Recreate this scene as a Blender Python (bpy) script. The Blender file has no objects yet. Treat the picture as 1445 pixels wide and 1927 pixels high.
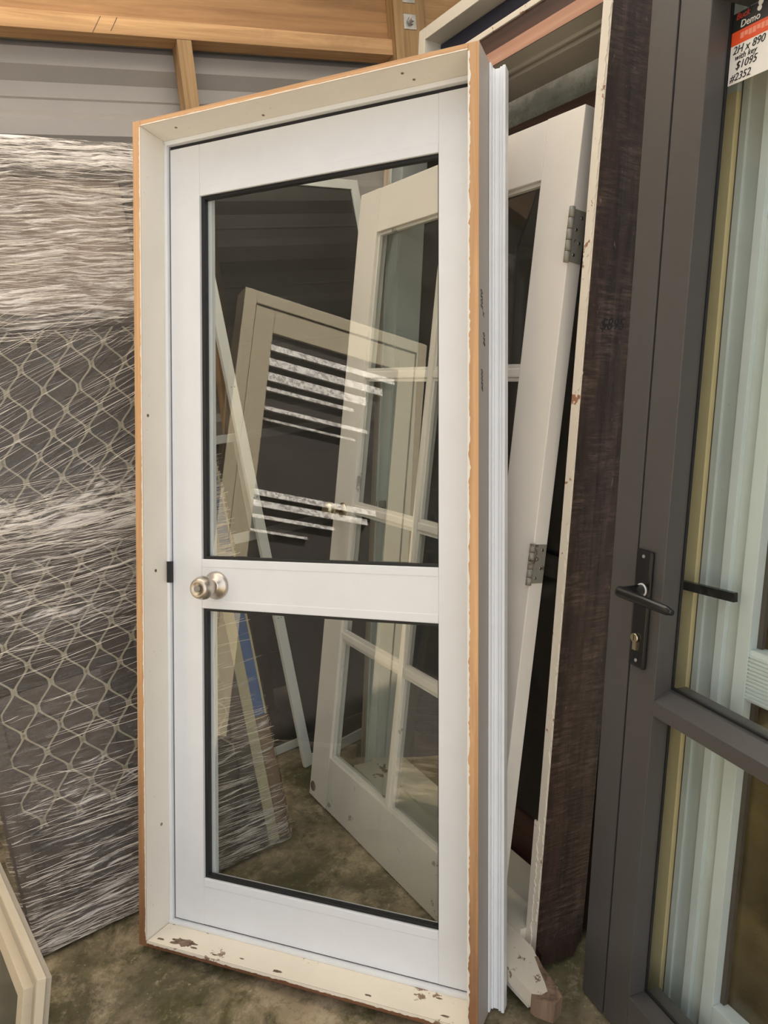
import bpy, bmesh, math, random
from mathutils import Matrix, Vector, noise as mnoise
random.seed(7)
SC = bpy.context.scene
COL = SC.collection
R = math.radians

# ---------------------------------------------------------------- camera
cam = bpy.data.cameras.new('camera'); cam_ob = bpy.data.objects.new('camera', cam); COL.objects.link(cam_ob)
cam.sensor_width = 36.0; cam.sensor_fit = 'AUTO'; cam.lens = 1420.0/1927.0*36.0; cam.clip_start = 0.02
cam_ob.matrix_world = Matrix(((0.9963, 0.0861, 0.0, 0.0), (-0.0191, 0.2205, -0.9752, 0.0),
                              (-0.0839, 0.9716, 0.2213, 1.46), (0, 0, 0, 1)))
SC.camera = cam_ob
# ---------------------------------------------------------------- sky, sun, exposure
world = bpy.data.worlds.new('sky'); SC.world = world; world.use_nodes = True
bg = world.node_tree.nodes['Background']; bg.inputs['Color'].default_value = (0.965, 0.985, 1.0, 1); bg.inputs['Strength'].default_value = 1.50
sun = bpy.data.lights.new('sun', 'SUN'); sun.energy = 20.0; sun.angle = R(0.6); sun.color = (1.0, 0.93, 0.82)
sun_ob = bpy.data.objects.new('sun', sun); COL.objects.link(sun_ob); sun_ob.location = (3, -1, 6)
sun_ob.rotation_euler = Vector((0.55, -0.15, 0.82)).to_track_quat('Z', 'Y').to_euler()
vs = SC.view_settings; vs.view_transform = 'Standard'; vs.look = 'None'; vs.gamma = 1.0; vs.use_curve_mapping = False
vs.exposure = 0.13

# ================================================================ materials
def nodes_of(m):
    m.use_nodes = True; nt = m.node_tree; nt.nodes.clear(); return nt
def N(nt, t, **kw):
    n = nt.nodes.new(t)
    for k, v in kw.items(): setattr(n, k, v)
    return n
def L(nt, a, b): nt.links.new(a, b)
def ramp(nt, fac, stops, interp='LINEAR'):
    r = N(nt, 'ShaderNodeValToRGB'); r.color_ramp.interpolation = interp
    el = r.color_ramp.elements
    while len(el) < len(stops): el.new(0.5)
    for e, (p, c) in zip(el, stops):
        e.position = p; e.color = (c, c, c, 1) if isinstance(c, (int, float)) else (*c, 1)
    L(nt, fac, r.inputs['Fac']); return r.outputs['Color']
def objvec(nt, scale=(1, 1, 1), rot=(0, 0, 0), loc=(0, 0, 0)):
    tc = N(nt, 'ShaderNodeTexCoord'); mp = N(nt, 'ShaderNodeMapping')
    mp.inputs['Scale'].default_value = scale; mp.inputs['Rotation'].default_value = rot; mp.inputs['Location'].default_value = loc
    L(nt, tc.outputs['Object'], mp.inputs['Vector']); return mp.outputs['Vector']
def noise(nt, vec, scale=5.0, detail=4.0, rough=0.6, dist=0.0):
    n = N(nt, 'ShaderNodeTexNoise'); n.inputs['Scale'].default_value = scale; n.inputs['Detail'].default_value = detail
    n.inputs['Roughness'].default_value = rough; n.inputs['Distortion'].default_value = dist
    L(nt, vec, n.inputs['Vector']); return n.outputs['Fac']
def mixc(nt, fac, a, b, blend='MIX'):
    m = N(nt, 'ShaderNodeMix', data_type='RGBA', blend_type=blend)
    for s, v in ((m.inputs['Factor'], fac), (m.inputs[6], a), (m.inputs[7], b)):
        if isinstance(v, tuple): s.default_value = (*v, 1)
        elif isinstance(v, (int, float)): s.default_value = v
        else: L(nt, v, s)
    return m.outputs[2]
def math_(nt, op, a, b=None, clamp=False):
    m = N(nt, 'ShaderNodeMath', operation=op); m.use_clamp = clamp
    for s, v in zip(m.inputs, (a, b)):
        if v is None: continue
        if isinstance(v, (int, float)): s.default_value = v
        else: L(nt, v, s)
    return m.outputs[0]
def principled(nt, color, rough=0.5, metal=0.0, bump=None, bump_s=0.3, bump_d=0.002, spec=0.5):
    p = N(nt, 'ShaderNodeBsdfPrincipled'); o = N(nt, 'ShaderNodeOutputMaterial')
    for s, v in ((p.inputs['Base Color'], color), (p.inputs['Roughness'], rough)):
        if isinstance(v, tuple): s.default_value = (*v, 1)
        elif isinstance(v, (int, float)): s.default_value = v
        else: L(nt, v, s)
    p.inputs['Metallic'].default_value = metal; p.inputs['Specular IOR Level'].default_value = spec
    if bump is not None:
        b = N(nt, 'ShaderNodeBump'); b.inputs['Strength'].default_value = bump_s; b.inputs['Distance'].default_value = bump_d
        L(nt, bump, b.inputs['Height']); L(nt, b.outputs['Normal'], p.inputs['Normal'])
    L(nt, p.outputs[0], o.inputs['Surface']); return p

def mat_plain(name, c, rough=0.5, metal=0.0, var=0.06, scale=14.0, spec=0.5):
    m = bpy.data.materials.new(name); nt = nodes_of(m)
    f = noise(nt, objvec(nt), scale, 5)
    col = mixc(nt, ramp(nt, f, ((0.3, 0.0), (0.7, 1.0))), tuple(x*(1-var) for x in c), tuple(min(1, x*(1+var)) for x in c))
    principled(nt, col, rough, metal, spec=spec); return m

def mat_timber(name, c1, c2, axis='z', rough=0.7, fine=60.0, stain=None, bump=0.25):
    m = bpy.data.materials.new(name); nt = nodes_of(m)
    sc = {'z': (fine, fine, 1.6), 'x': (1.6, fine, fine), 'y': (fine, 1.6, fine)}[axis]
    v = objvec(nt, sc)
    f = noise(nt, v, 1.0, 5, 0.65, 0.6)
    lo = noise(nt, objvec(nt, tuple(x/6 for x in sc)), 1.0, 3, 0.5, 1.2)
    col = mixc(nt, ramp(nt, f, ((0.35, 0.0), (0.68, 1.0))), c1, c2)
    col = mixc(nt, ramp(nt, lo, ((0.35, 0.0), (0.7, 0.45))), col, tuple(x*0.55 for x in c1))
    if stain: col = mixc(nt, ramp(nt, noise(nt, objvec(nt), 3.0, 6, 0.7), ((0.5, 0.0), (0.72, 0.8))), col, stain)
    principled(nt, col, rough, 0, f, bump, 0.002); return m

def mat_paint(name, c, under, chip=0.72, rough=0.45, dirt=0.25, scale=9.0, stretch=(1, 1, 1), chip_soft=0.012):
    """old paint: faint dirt plus chips that show the timber under it"""
    m = bpy.data.materials.new(name); nt = nodes_of(m)
    f = noise(nt, objvec(nt, stretch), scale, 9, 0.68)
    d = noise(nt, objvec(nt), 4.0, 6, 0.7)
    sp = noise(nt, objvec(nt), 70.0, 2, 0.5)
    base = mixc(nt, ramp(nt, d, ((0.42, 0.0), (0.8, dirt))), c, tuple(x*0.62 for x in c))
    base = mixc(nt, ramp(nt, sp, ((0.72, 0.0), (0.78, dirt))), base, tuple(x*0.35 for x in c))
    ch = ramp(nt, f, ((chip, 0.0), (chip+chip_soft, 1.0)))
    col = mixc(nt, ch, base, under)
    inv = math_(nt, 'SUBTRACT', 1.0, ch)
    principled(nt, col, rough, 0, inv, 0.35, 0.001); return m

def mat_glass(name, tint=(0.92, 0.95, 0.93), ior=1.5, haze=0.0, rough=0.0):
    """sheet glass: straight-through tint plus a Fresnel reflection on the outward face of each pane"""
    m = bpy.data.materials.new(name); nt = nodes_of(m)
    o = N(nt, 'ShaderNodeOutputMaterial'); t = N(nt, 'ShaderNodeBsdfTransparent'); g = N(nt, 'ShaderNodeBsdfGlossy')
    t.inputs['Color'].default_value = (*tint, 1); g.inputs['Roughness'].default_value = rough
    fr = N(nt, 'ShaderNodeFresnel'); fr.inputs['IOR'].default_value = ior
    ge = N(nt, 'ShaderNodeNewGeometry')
    fac = math_(nt, 'MULTIPLY', fr.outputs[0], math_(nt, 'SUBTRACT', 1.0, ge.outputs['Backfacing']))
    mx = N(nt, 'ShaderNodeMixShader'); L(nt, fac, mx.inputs[0]); L(nt, t.outputs[0], mx.inputs[1]); L(nt, g.outputs[0], mx.inputs[2])
    out = mx.outputs[0]
    if haze > 0:
        d = N(nt, 'ShaderNodeBsdfDiffuse'); d.inputs['Color'].default_value = (0.6, 0.58, 0.52, 1)
        m2 = N(nt, 'ShaderNodeMixShader')
        f = noise(nt, objvec(nt), 7.0, 6, 0.7)
        L(nt, ramp(nt, f, ((0.35, haze*0.4), (0.8, haze*2.0))), m2.inputs[0]); L(nt, out, m2.inputs[1]); L(nt, d.outputs[0], m2.inputs[2]); out = m2.outputs[0]
    L(nt, out, o.inputs['Surface']); return m

def mat_concrete():
    m = bpy.data.materials.new('concrete_floor'); nt = nodes_of(m)
    v = objvec(nt)
    a = noise(nt, v, 1.3, 6, 0.6, 0.5); b = noise(nt, v, 7.0, 9, 0.78, 0.3); c = noise(nt, v, 60.0, 4, 0.7); d = noise(nt, v, 24.0, 6, 0.75)
    base = mixc(nt, ramp(nt, a, ((0.42, 0.0), (0.58, 1.0))), (0.13, 0.112, 0.062), (0.38, 0.295, 0.195))
    base = mixc(nt, ramp(nt, b, ((0.50, 0.0), (0.64, 0.8))), base, (0.50, 0.41, 0.28))
    moss = ramp(nt, noise(nt, objvec(nt, loc=(3, 1, 0)), 3.4, 8, 0.75, 0.6), ((0.48, 0.0), (0.60, 0.85)))
    base = mixc(nt, moss, base, (0.075, 0.070, 0.022))
    base = mixc(nt, ramp(nt, d, ((0.36, 0.55), (0.50, 0.0))), base, (0.065, 0.054, 0.030))
    base = mixc(nt, ramp(nt, d, ((0.58, 0.0), (0.68, 0.6))), base, (0.46, 0.39, 0.24))
    base = mixc(nt, ramp(nt, c, ((0.64, 0.0), (0.72, 0.6))), base, (0.60, 0.54, 0.42))
    base = mixc(nt, ramp(nt, c, ((0.28, 0.6), (0.36, 0.0))), base, (0.02, 0.018, 0.012))
    principled(nt, base, 0.8, 0, math_(nt, 'ADD', b, c), 0.35, 0.004, spec=0.3); return m

def mat_film():
    """stretch wrap: clear film with bunched strands, whitened to carry highlights too; more layers in some bands than in others"""
    m = bpy.data.materials.new('stretch_wrap'); nt = nodes_of(m)
    tc = N(nt, 'ShaderNodeTexCoord'); sp = N(nt, 'ShaderNodeSeparateXYZ'); L(nt, tc.outputs['Object'], sp.inputs[0])
    x, z = sp.outputs['X'], sp.outputs['Z']
    def streak(slope, fx, fz, seed, warp=0.012):
        w = noise(nt, objvec(nt, (5, 5, 5), loc=(seed, 0, seed)), 1.0, 2, 0.5)
        zz = math_(nt, 'SUBTRACT', z, math_(nt, 'MULTIPLY', x, slope))
        zz = math_(nt, 'ADD', zz, math_(nt, 'MULTIPLY', w, warp*4))
        cb = N(nt, 'ShaderNodeCombineXYZ'); L(nt, math_(nt, 'MULTIPLY', x, fx), cb.inputs[0]); cb.inputs[1].default_value = seed
        L(nt, math_(nt, 'MULTIPLY', zz, fz), cb.inputs[2])
        return noise(nt, cb.outputs[0], 1.0, 4, 0.62)
    a = streak(0.03, 8.0, 135.0, 1.3); a2 = streak(-0.10, 16.0, 290.0, 7.7); b = streak(0.55, 4.0, 85.0, 3.1); b2 = streak(0.30, 7.0, 150.0, 5.4)
    zn = math_(nt, 'DIVIDE', z, 2.1)
    def band(st): return ramp(nt, zn, [(v/2.1, c) for v, c in st])
    dens = band(((0.0, .90), (0.07, .78), (0.14, .60), (0.36, .62), (0.46, .40), (0.56, .16), (0.70, .16), (0.78, .60), (0.98, .66), (1.08, .98), (1.18, .62), (1.26, .26), (1.46, .20), (1.57, .66), (1.64, .90), (1.80, .82), (1.93, .78), (1.965, .55), (2.0, .92), (2.07, .98)))
    dia = band(((0.0, .0), (0.3, .05), (0.6, .10), (0.75, .15), (1.0, .05), (1.10, .2), (1.22, .95), (1.45, .9), (1.58, .1), (2.07, .0)))
    def mixf(f, p, q):
        mm = N(nt, 'ShaderNodeMix', data_type='FLOAT')
        for s_, v_ in ((mm.inputs[0], f), (mm.inputs[2], p), (mm.inputs[3], q)):
            if isinstance(v_, (int, float)): s_.default_value = v_
            else: L(nt, v_, s_)
        return mm.outputs[0]
    s1 = mixf(dia, a, b); s2 = mixf(dia, a2, b2)
    st = math_(nt, 'MAXIMUM', s1, math_(nt, 'SUBTRACT', s2, 0.015))
    patch = noise(nt, objvec(nt, (3, 3, 5)), 2.2, 4, 0.6)
    th = math_(nt, 'SUBTRACT', 0.735, math_(nt, 'MULTIPLY', dens, 0.27))
    th = math_(nt, 'ADD', th, math_(nt, 'MULTIPLY', math_(nt, 'SUBTRACT', patch, 0.5), 0.16))
    mr = N(nt, 'ShaderNodeMapRange', interpolation_type='SMOOTHSTEP')
    L(nt, st, mr.inputs['Value']); L(nt, math_(nt, 'SUBTRACT', th, 0.03), mr.inputs['From Min']); L(nt, math_(nt, 'ADD', th, 0.10), mr.inputs['From Max'])
    fac = math_(nt, 'ADD', math_(nt, 'MULTIPLY', mr.outputs[0], 0.85), math_(nt, 'MULTIPLY', dens, 0.07), clamp=True)
    bm = N(nt, 'ShaderNodeBump'); bm.inputs['Strength'].default_value = 0.9; bm.inputs['Distance'].default_value = 0.012; L(nt, st, bm.inputs['Height'])
    tr = N(nt, 'ShaderNodeBsdfTransparent'); tr.inputs['Color'].default_value = (0.90, 0.89, 0.87, 1)
    df = N(nt, 'ShaderNodeBsdfDiffuse'); df.inputs['Color'].default_value = (0.86, 0.77, 0.71, 1); L(nt, bm.outputs[0], df.inputs['Normal'])  # pale diffuse streaks include highlights painted into the wrap
    gl = N(nt, 'ShaderNodeBsdfGlossy'); gl.inputs['Roughness'].default_value = 0.22; gl.inputs['Color'].default_value = (0.9, 0.88, 0.86, 1); L(nt, bm.outputs[0], gl.inputs['Normal'])
    m1 = N(nt, 'ShaderNodeMixShader'); m1.inputs[0].default_value = 0.34; L(nt, df.outputs[0], m1.inputs[1]); L(nt, gl.outputs[0], m1.inputs[2])
    m2 = N(nt, 'ShaderNodeMixShader'); m2.inputs[0].default_value = 0.07; L(nt, tr.outputs[0], m2.inputs[1]); L(nt, gl.outputs[0], m2.inputs[2])
    m3 = N(nt, 'ShaderNodeMixShader'); L(nt, fac, m3.inputs[0]); L(nt, m2.outputs[0], m3.inputs[1]); L(nt, m1.outputs[0], m3.inputs[2])
    o = N(nt, 'ShaderNodeOutputMaterial'); L(nt, m3.outputs[0], o.inputs['Surface']); return m

def mat_bronze_glass():
    m = bpy.data.materials.new('bronze_textured_glass'); nt = nodes_of(m)
    f = noise(nt, objvec(nt), 26.0, 3, 0.5, 0.8); lo = noise(nt, objvec(nt), 4.0, 3)
    col = mixc(nt, ramp(nt, lo, ((0.4, 0.0), (0.65, 1.0))), (0.045, 0.030, 0.010), (0.15, 0.105, 0.035))
    principled(nt, col, 0.12, 0, f, 0.7, 0.004, spec=0.6); return m
def mat_mesh_screen(name, c, alpha):
    m = bpy.data.materials.new(name); nt = nodes_of(m)
    o = N(nt, 'ShaderNodeOutputMaterial'); d = N(nt, 'ShaderNodeBsdfDiffuse'); t = N(nt, 'ShaderNodeBsdfTransparent'); mx = N(nt, 'ShaderNodeMixShader')
    d.inputs['Color'].default_value = (*c, 1); mx.inputs[0].default_value = alpha
    L(nt, t.outputs[0], mx.inputs[1]); L(nt, d.outputs[0], mx.inputs[2]); L(nt, mx.outputs[0], o.inputs['Surface']); return m

M = {}
M['alu'] = mat_plain('white_powder_coat', (0.755, 0.765, 0.80), 0.42, 0, 0.02)
M['alu_b'] = mat_plain('white_extrusion', (0.80, 0.81, 0.835), 0.35, 0, 0.03)
M['cream'] = mat_paint('cream_paint', (0.80, 0.75, 0.67), (0.30, 0.19, 0.12), 0.68, 0.45, 0.22, 7.0)
M['cream_worn'] = mat_paint('worn_cream_paint', (0.88, 0.80, 0.67), (0.27, 0.17, 0.11), 0.59, 0.5, 0.3, 9.0, (0.8, 1, 1))
M['raw_z'] = mat_timber('orange_pine_upright', (0.55, 0.30, 0.14), (0.78, 0.48, 0.25), 'z')
def weather_foot(m):
    nt = m.node_tree; p = next(n for n in nt.nodes if n.type == 'BSDF_PRINCIPLED'); old = p.inputs['Base Color'].links[0].from_socket
    tc = N(nt, 'ShaderNodeTexCoord'); sp = N(nt, 'ShaderNodeSeparateXYZ'); L(nt, tc.outputs['Object'], sp.inputs[0])
    zz = math_(nt, 'ADD', sp.outputs['Z'], math_(nt, 'MULTIPLY', math_(nt, 'SUBTRACT', noise(nt, objvec(nt, (20, 20, 3)), 1.5, 5, 0.7), 0.5), 0.9))
    L(nt, mixc(nt, ramp(nt, zz, ((0.0, 0.85), (0.75, 0.0))), old, (0.20, 0.085, 0.035)), p.inputs['Base Color'])
weather_foot(M['raw_z'])
M['raw_x'] = mat_timber('orange_pine_across', (0.52, 0.28, 0.13), (0.76, 0.46, 0.24), 'x')
M['raw_dark'] = mat_timber('wet_brown_pine', (0.16, 0.065, 0.03), (0.30, 0.13, 0.06), 'x')
M['jamb_grey'] = mat_paint('grey_shaded_jamb', (0.42, 0.38, 0.35), (0.2, 0.17, 0.15), 0.78, 0.6, 0.2)  # grey outer jamb faces, with their shade put into the colour
M['black'] = mat_plain('black_rubber', (0.012, 0.012, 0.013), 0.5, 0, 0.1)
M['gap'] = mat_plain('grey_gap_shade', (0.13, 0.14, 0.16), 0.5)  # grey painted as the shade in the gap beside the leaf
M['steel'] = mat_plain('brushed_steel', (0.60, 0.54, 0.48), 0.36, 1.0, 0.05, 60)
M['old_steel'] = mat_paint('painted_old_steel', (0.25, 0.235, 0.20), (0.12, 0.09, 0.06), 0.60, 0.35, 0.4, 30.0)
M['brass'] = mat_plain('dull_brass', (0.62, 0.53, 0.37), 0.3, 1.0, 0.1, 40)
M['glass'] = mat_glass('clear_coated_glass', (0.965, 0.975, 0.96), 1.9, 0.004)
M['glass_old'] = mat_glass('old_sheet_glass', (0.95, 0.97, 0.96), 1.45, 0.010)
M['glass_green'] = mat_glass('greenish_hazed_glass', (0.62, 0.70, 0.66), 1.6, 0.30)  # haze colour stands in for sky reflected by this pane
M['french'] = mat_paint('chalky_white_paint', (0.80, 0.745, 0.68), (0.34, 0.29, 0.25), 0.745, 0.55, 0.22, 8.0)
M['french_low'] = mat_paint('flaking_white_paint', (0.72, 0.685, 0.63), (0.36, 0.33, 0.30), 0.63, 0.6, 0.3, 12.0)
M['mint'] = mat_plain('pale_mint_coat', (0.78, 0.83, 0.84), 0.4, 0, 0.05, 5)
M['mint2'] = mat_paint('pale_grey_mint_paint', (0.68, 0.72, 0.70), (0.40, 0.33, 0.25), 0.74, 0.5, 0.25, 9.0)
M['stain'] = mat_timber('dark_stained_timber', (0.020, 0.010, 0.007), (0.085, 0.047, 0.032), 'z', 0.55, 30.0, (0.17, 0.12, 0.085), 0.6)
def mat_sawn():
    m = bpy.data.materials.new('rough_sawn_dark_timber'); nt = nodes_of(m)
    f = noise(nt, objvec(nt, (40, 40, 2.2)), 1.0, 5, 0.65, 0.5)
    saw = noise(nt, objvec(nt, (14, 14, 120), (R(24), 0, 0)), 1.0, 4, 0.7)
    lo = noise(nt, objvec(nt, (5, 9, 4)), 1.6, 6, 0.72, 0.4)
    col = mixc(nt, ramp(nt, f, ((0.35, 0.0), (0.7, 1.0))), (0.016, 0.009, 0.007), (0.060, 0.033, 0.024))
    col = mixc(nt, math_(nt, 'MULTIPLY', ramp(nt, saw, ((0.44, 0.0), (0.68, 1.0))), ramp(nt, lo, ((0.42, 0.0), (0.66, 1.0)))), col, (0.17, 0.12, 0.09))
    sp = noise(nt, objvec(nt, (60, 60, 30)), 1.0, 3, 0.6)
    col = mixc(nt, ramp(nt, sp, ((0.68, 0.0), (0.76, 0.6))), col, (0.30, 0.23, 0.17))
    principled(nt, col, 0.5, 0, math_(nt, 'ADD', f, saw), 0.7, 0.004); return m
M['sawn'] = mat_sawn()
M['stain_shade'] = mat_timber('shade_darkened_timber', (0.007, 0.005, 0.004), (0.020, 0.013, 0.010), 'z', 0.6, 34.0)  # darker copy of the stain, holding the shade behind the frame
M['stain_x'] = mat_timber('dark_stained_head', (0.05, 0.022, 0.015), (0.10, 0.046, 0.032), 'x', 0.6, 34.0)
M['flake'] = mat_paint('flaking_edge_paint', (0.74, 0.67, 0.57), (0.33, 0.16, 0.09), 0.60, 0.55, 0.35, 14.0)
M['pink'] = mat_timber('pinkish_raw_timber', (0.42, 0.21, 0.14), (0.62, 0.36, 0.25), 'x', 0.75)
M['headgrey'] = mat_paint('grey_under_paint', (0.40, 0.37, 0.32), (0.2, 0.14, 0.10), 0.74, 0.55, 0.4)
M['jambpale'] = mat_paint('pale_jamb_paint', (0.60, 0.61, 0.57), (0.20, 0.14, 0.10), 0.70, 0.5, 0.35, 10.0)
M['jambwood'] = mat_timber('pale_weathered_timber', (0.36, 0.27, 0.19), (0.56, 0.45, 0.34), 'z')
M['sill'] = mat_paint('chipped_sill_paint', (0.76, 0.69, 0.58), (0.24, 0.17, 0.12), 0.61, 0.55, 0.35, 9.0)
M['rot'] = mat_timber('rotten_end_grain', (0.12, 0.075, 0.05), (0.34, 0.23, 0.16), 'z', 0.9, 50.0, None, 0.9)
M['char'] = mat_plain('charcoal_powder_coat', (0.080, 0.074, 0.072), 0.38, 0, 0.04, 30)
M['char_d'] = mat_plain('charcoal_groove', (0.02, 0.02, 0.022), 0.5)
M['handle'] = mat_plain('black_lacquer', (0.010, 0.010, 0.011), 0.25, 0, 0.1)
M['bead'] = mat_plain('straw_yellow_bead', (0.78, 0.63, 0.35), 0.5, 0, 0.05)
M['bronze'] = mat_bronze_glass()
M['whitebit'] = mat_plain('white_plastic', (0.85, 0.85, 0.85), 0.4)
M['film'] = mat_film()
M['strand'] = mat_plain('bunched_clear_film', (0.92, 0.84, 0.77), 0.18, 0, 0.1, 30)  # near-white colour also stands for glints along the strands
M['grille'] = mat_plain('khaki_grille', (0.38, 0.34, 0.26), 0.45, 0.1, 0.1, 20)
M['darkscreen'] = mat_plain('dark_fly_mesh', (0.062, 0.050, 0.042), 0.75, 0, 0.25, 6)
M['darkframe'] = mat_plain('brown_anodised_frame', (0.085, 0.066, 0.054), 0.5, 0, 0.15)
M['card'] = mat_timber('brown_cardboard', (0.20, 0.115, 0.06), (0.32, 0.20, 0.11), 'z', 0.85, 12.0)
M['beige_panel'] = mat_plain('pinkish_beige_panel', (0.36, 0.27, 0.21), 0.6, 0, 0.3, 5)
M['cream_strip'] = mat_plain('pale_yellow_timber', (0.62, 0.56, 0.36), 0.6, 0, 0.08)
M['tape'] = mat_plain('blue_masking_tape', (0.035, 0.145, 0.42), 0.5, 0, 0.15)
M['flymesh'] = mat_mesh_screen('grey_fly_mesh', (0.055, 0.052, 0.048), 0.58)
M['whiteframe'] = mat_plain('white_screen_frame', (0.84, 0.84, 0.79), 0.45, 0, 0.05)
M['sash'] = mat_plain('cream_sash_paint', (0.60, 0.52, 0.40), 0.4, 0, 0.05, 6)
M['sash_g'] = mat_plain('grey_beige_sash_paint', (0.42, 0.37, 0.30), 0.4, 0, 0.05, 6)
M['sash_panel'] = mat_plain('dull_grey_glass', (0.10, 0.10, 0.09), 0.15)
M['steelwall'] = mat_plain('grey_corrugated_steel', (0.36, 0.335, 0.31), 0.5, 0.0, 0.05, 3)
M['post'] = mat_timber('treated_pine_post', (0.32, 0.19, 0.085), (0.56, 0.36, 0.18), 'z', 0.75, 40.0)
M['beam'] = mat_timber('treated_pine_beam', (0.50, 0.28, 0.125), (0.80, 0.50, 0.25), 'x', 0.75, 40.0, (0.42, 0.24, 0.12))
M['lintel'] = mat_timber('treated_pine_lintel', (0.36, 0.19, 0.085), (0.58, 0.33, 0.15), 'x', 0.75, 34.0)
M['zinc'] = mat_plain('galvanised_zinc', (0.52, 0.51, 0.48), 0.4, 0.9, 0.15, 40)
M['navy'] = mat_plain('navy_blue_paint', (0.012, 0.017, 0.040), 0.45)
M['offwhite'] = mat_paint('off_white_paint', (0.68, 0.63, 0.54), (0.3, 0.22, 0.15), 0.76, 0.5, 0.2)
M['concrete'] = mat_concrete()
M['shed'] = mat_plain('shed_lining', (0.10, 0.092, 0.082), 0.8, 0, 0.1, 2)
M['loft'] = mat_timber('roof_timber', (0.16, 0.10, 0.055), (0.26, 0.17, 0.10), 'x')
def mat_translucent(name, c):
    m = bpy.data.materials.new(name); nt = nodes_of(m); o = N(nt, 'ShaderNodeOutputMaterial'); t = N(nt, 'ShaderNodeBsdfTranslucent')
    t.inputs['Color'].default_value = (*c, 1); L(nt, t.outputs[0], o.inputs['Surface']); return m
M['skylight'] = mat_translucent('milky_roof_sheet', (0.74, 0.72, 0.69))
M['ink'] = mat_plain('black_marker_ink', (0.012, 0.011, 0.016), 0.6)
M['pencil'] = mat_plain('faded_pencil', (0.05, 0.045, 0.04), 0.7)
M['red'] = mat_plain('orange_red_print', (0.78, 0.085, 0.018), 0.5)
M['redtext'] = mat_plain('dull_red_print', (0.48, 0.045, 0.03), 0.5)
M['lightred'] = mat_plain('pale_red_print', (0.85, 0.30, 0.20), 0.5)
M['card_white'] = mat_plain('white_card', (0.82, 0.79, 0.76), 0.5, 0, 0.02)
M['creamdoor'] = mat_plain('cream_door_paint', (0.66, 0.57, 0.40), 0.5, 0, 0.05)
def mat_sparkle():
    m = bpy.data.materials.new('sparkling_light_streak'); nt = nodes_of(m)
    f = noise(nt, objvec(nt), 55.0, 6, 0.75)
    principled(nt, ramp(nt, f, ((0.40, (0.16, 0.13, 0.10)), (0.56, (0.92, 0.90, 0.86)))), 0.3, 0, f, 0.6, 0.004); return m
M['streak_white'] = mat_sparkle()  # white and dark noise paints the sparkle of the light streaks

# ================================================================ mesh helpers
class MB:
    def __init__(s): s.bm = bmesh.new()
    def box(s, x0, x1, y0, y1, z0, z1, mi=0, faces=None, bev=0.0):
        v = [s.bm.verts.new((x, y, z)) for x in (x0, x1) for y in (y0, y1) for z in (z0, z1)]
        F = {'-x': (0, 1, 3, 2), '+x': (4, 6, 7, 5), '-y': (0, 4, 5, 1), '+y': (2, 3, 7, 6), '-z': (0, 2, 6, 4), '+z': (1, 5, 7, 3)}
        fs = []
        for k, q in F.items():
            f = s.bm.faces.new([v[i] for i in q]); f.material_index = (faces or {}).get(k, mi); fs.append(f)
        if bev > 0:
            ed = list({e for f in fs for e in f.edges})
            bmesh.ops.bevel(s.bm, geom=ed, offset=bev, segments=2, affect='EDGES', profile=0.6, clamp_overlap=True)
        return s
    def prism(s, pts, a0, a1, axis='x', mi=0):
        """polygon in the two other axes, extruded along axis (pts in order, cyclic xyz)"""
        def P(p, a):
            return {'x': (a, p[0], p[1]), 'y': (p[0], a, p[1]), 'z': (p[0], p[1], a)}[axis]
        A = [s.bm.verts.new(P(p, a0)) for p in pts]; B = [s.bm.verts.new(P(p, a1)) for p in pts]
        n = len(pts)
        for i in range(n):
            s.bm.faces.new((A[i], A[(i+1) % n], B[(i+1) % n], B[i])).material_index = mi
        s.bm.faces.new(A).material_index = mi; s.bm.faces.new(B[::-1]).material_index = mi
        return s
    def lathe(s, prof, c, axis='y', n=28, mi=0):
        """profile (distance along axis, radius)"""
        rings = []
        for a, r in prof:
            ring = []
            for k in range(n):
                t = 2*math.pi*k/n; p, q = r*math.cos(t), r*math.sin(t)
                d = {'y': (p, a, q), 'x': (a, p, q), 'z': (p, q, a)}[axis]
                ring.append(s.bm.verts.new((c[0]+d[0], c[1]+d[1], c[2]+d[2])))
            rings.append(ring)
        for i in range(len(rings)-1):
            for k in range(n):
                f = s.bm.faces.new((rings[i][k], rings[i][(k+1) % n], rings[i+1][(k+1) % n], rings[i+1][k])); f.material_index = mi; f.smooth = True
        s.bm.faces.new(rings[0]).material_index = mi; s.bm.faces.new(rings[-1][::-1]).material_index = mi
        return s
    def build(s, name, mats, parent=None):
        bmesh.ops.recalc_face_normals(s.bm, faces=s.bm.faces[:])
        me = bpy.data.meshes.new(name); s.bm.to_mesh(me); s.bm.free()
        for m in (mats if isinstance(mats, (list, tuple)) else [mats]): me.materials.append(M[m])
        o = bpy.data.objects.new(name, me); COL.objects.link(o)
        if parent is not None: o.parent = parent
        return o

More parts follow.
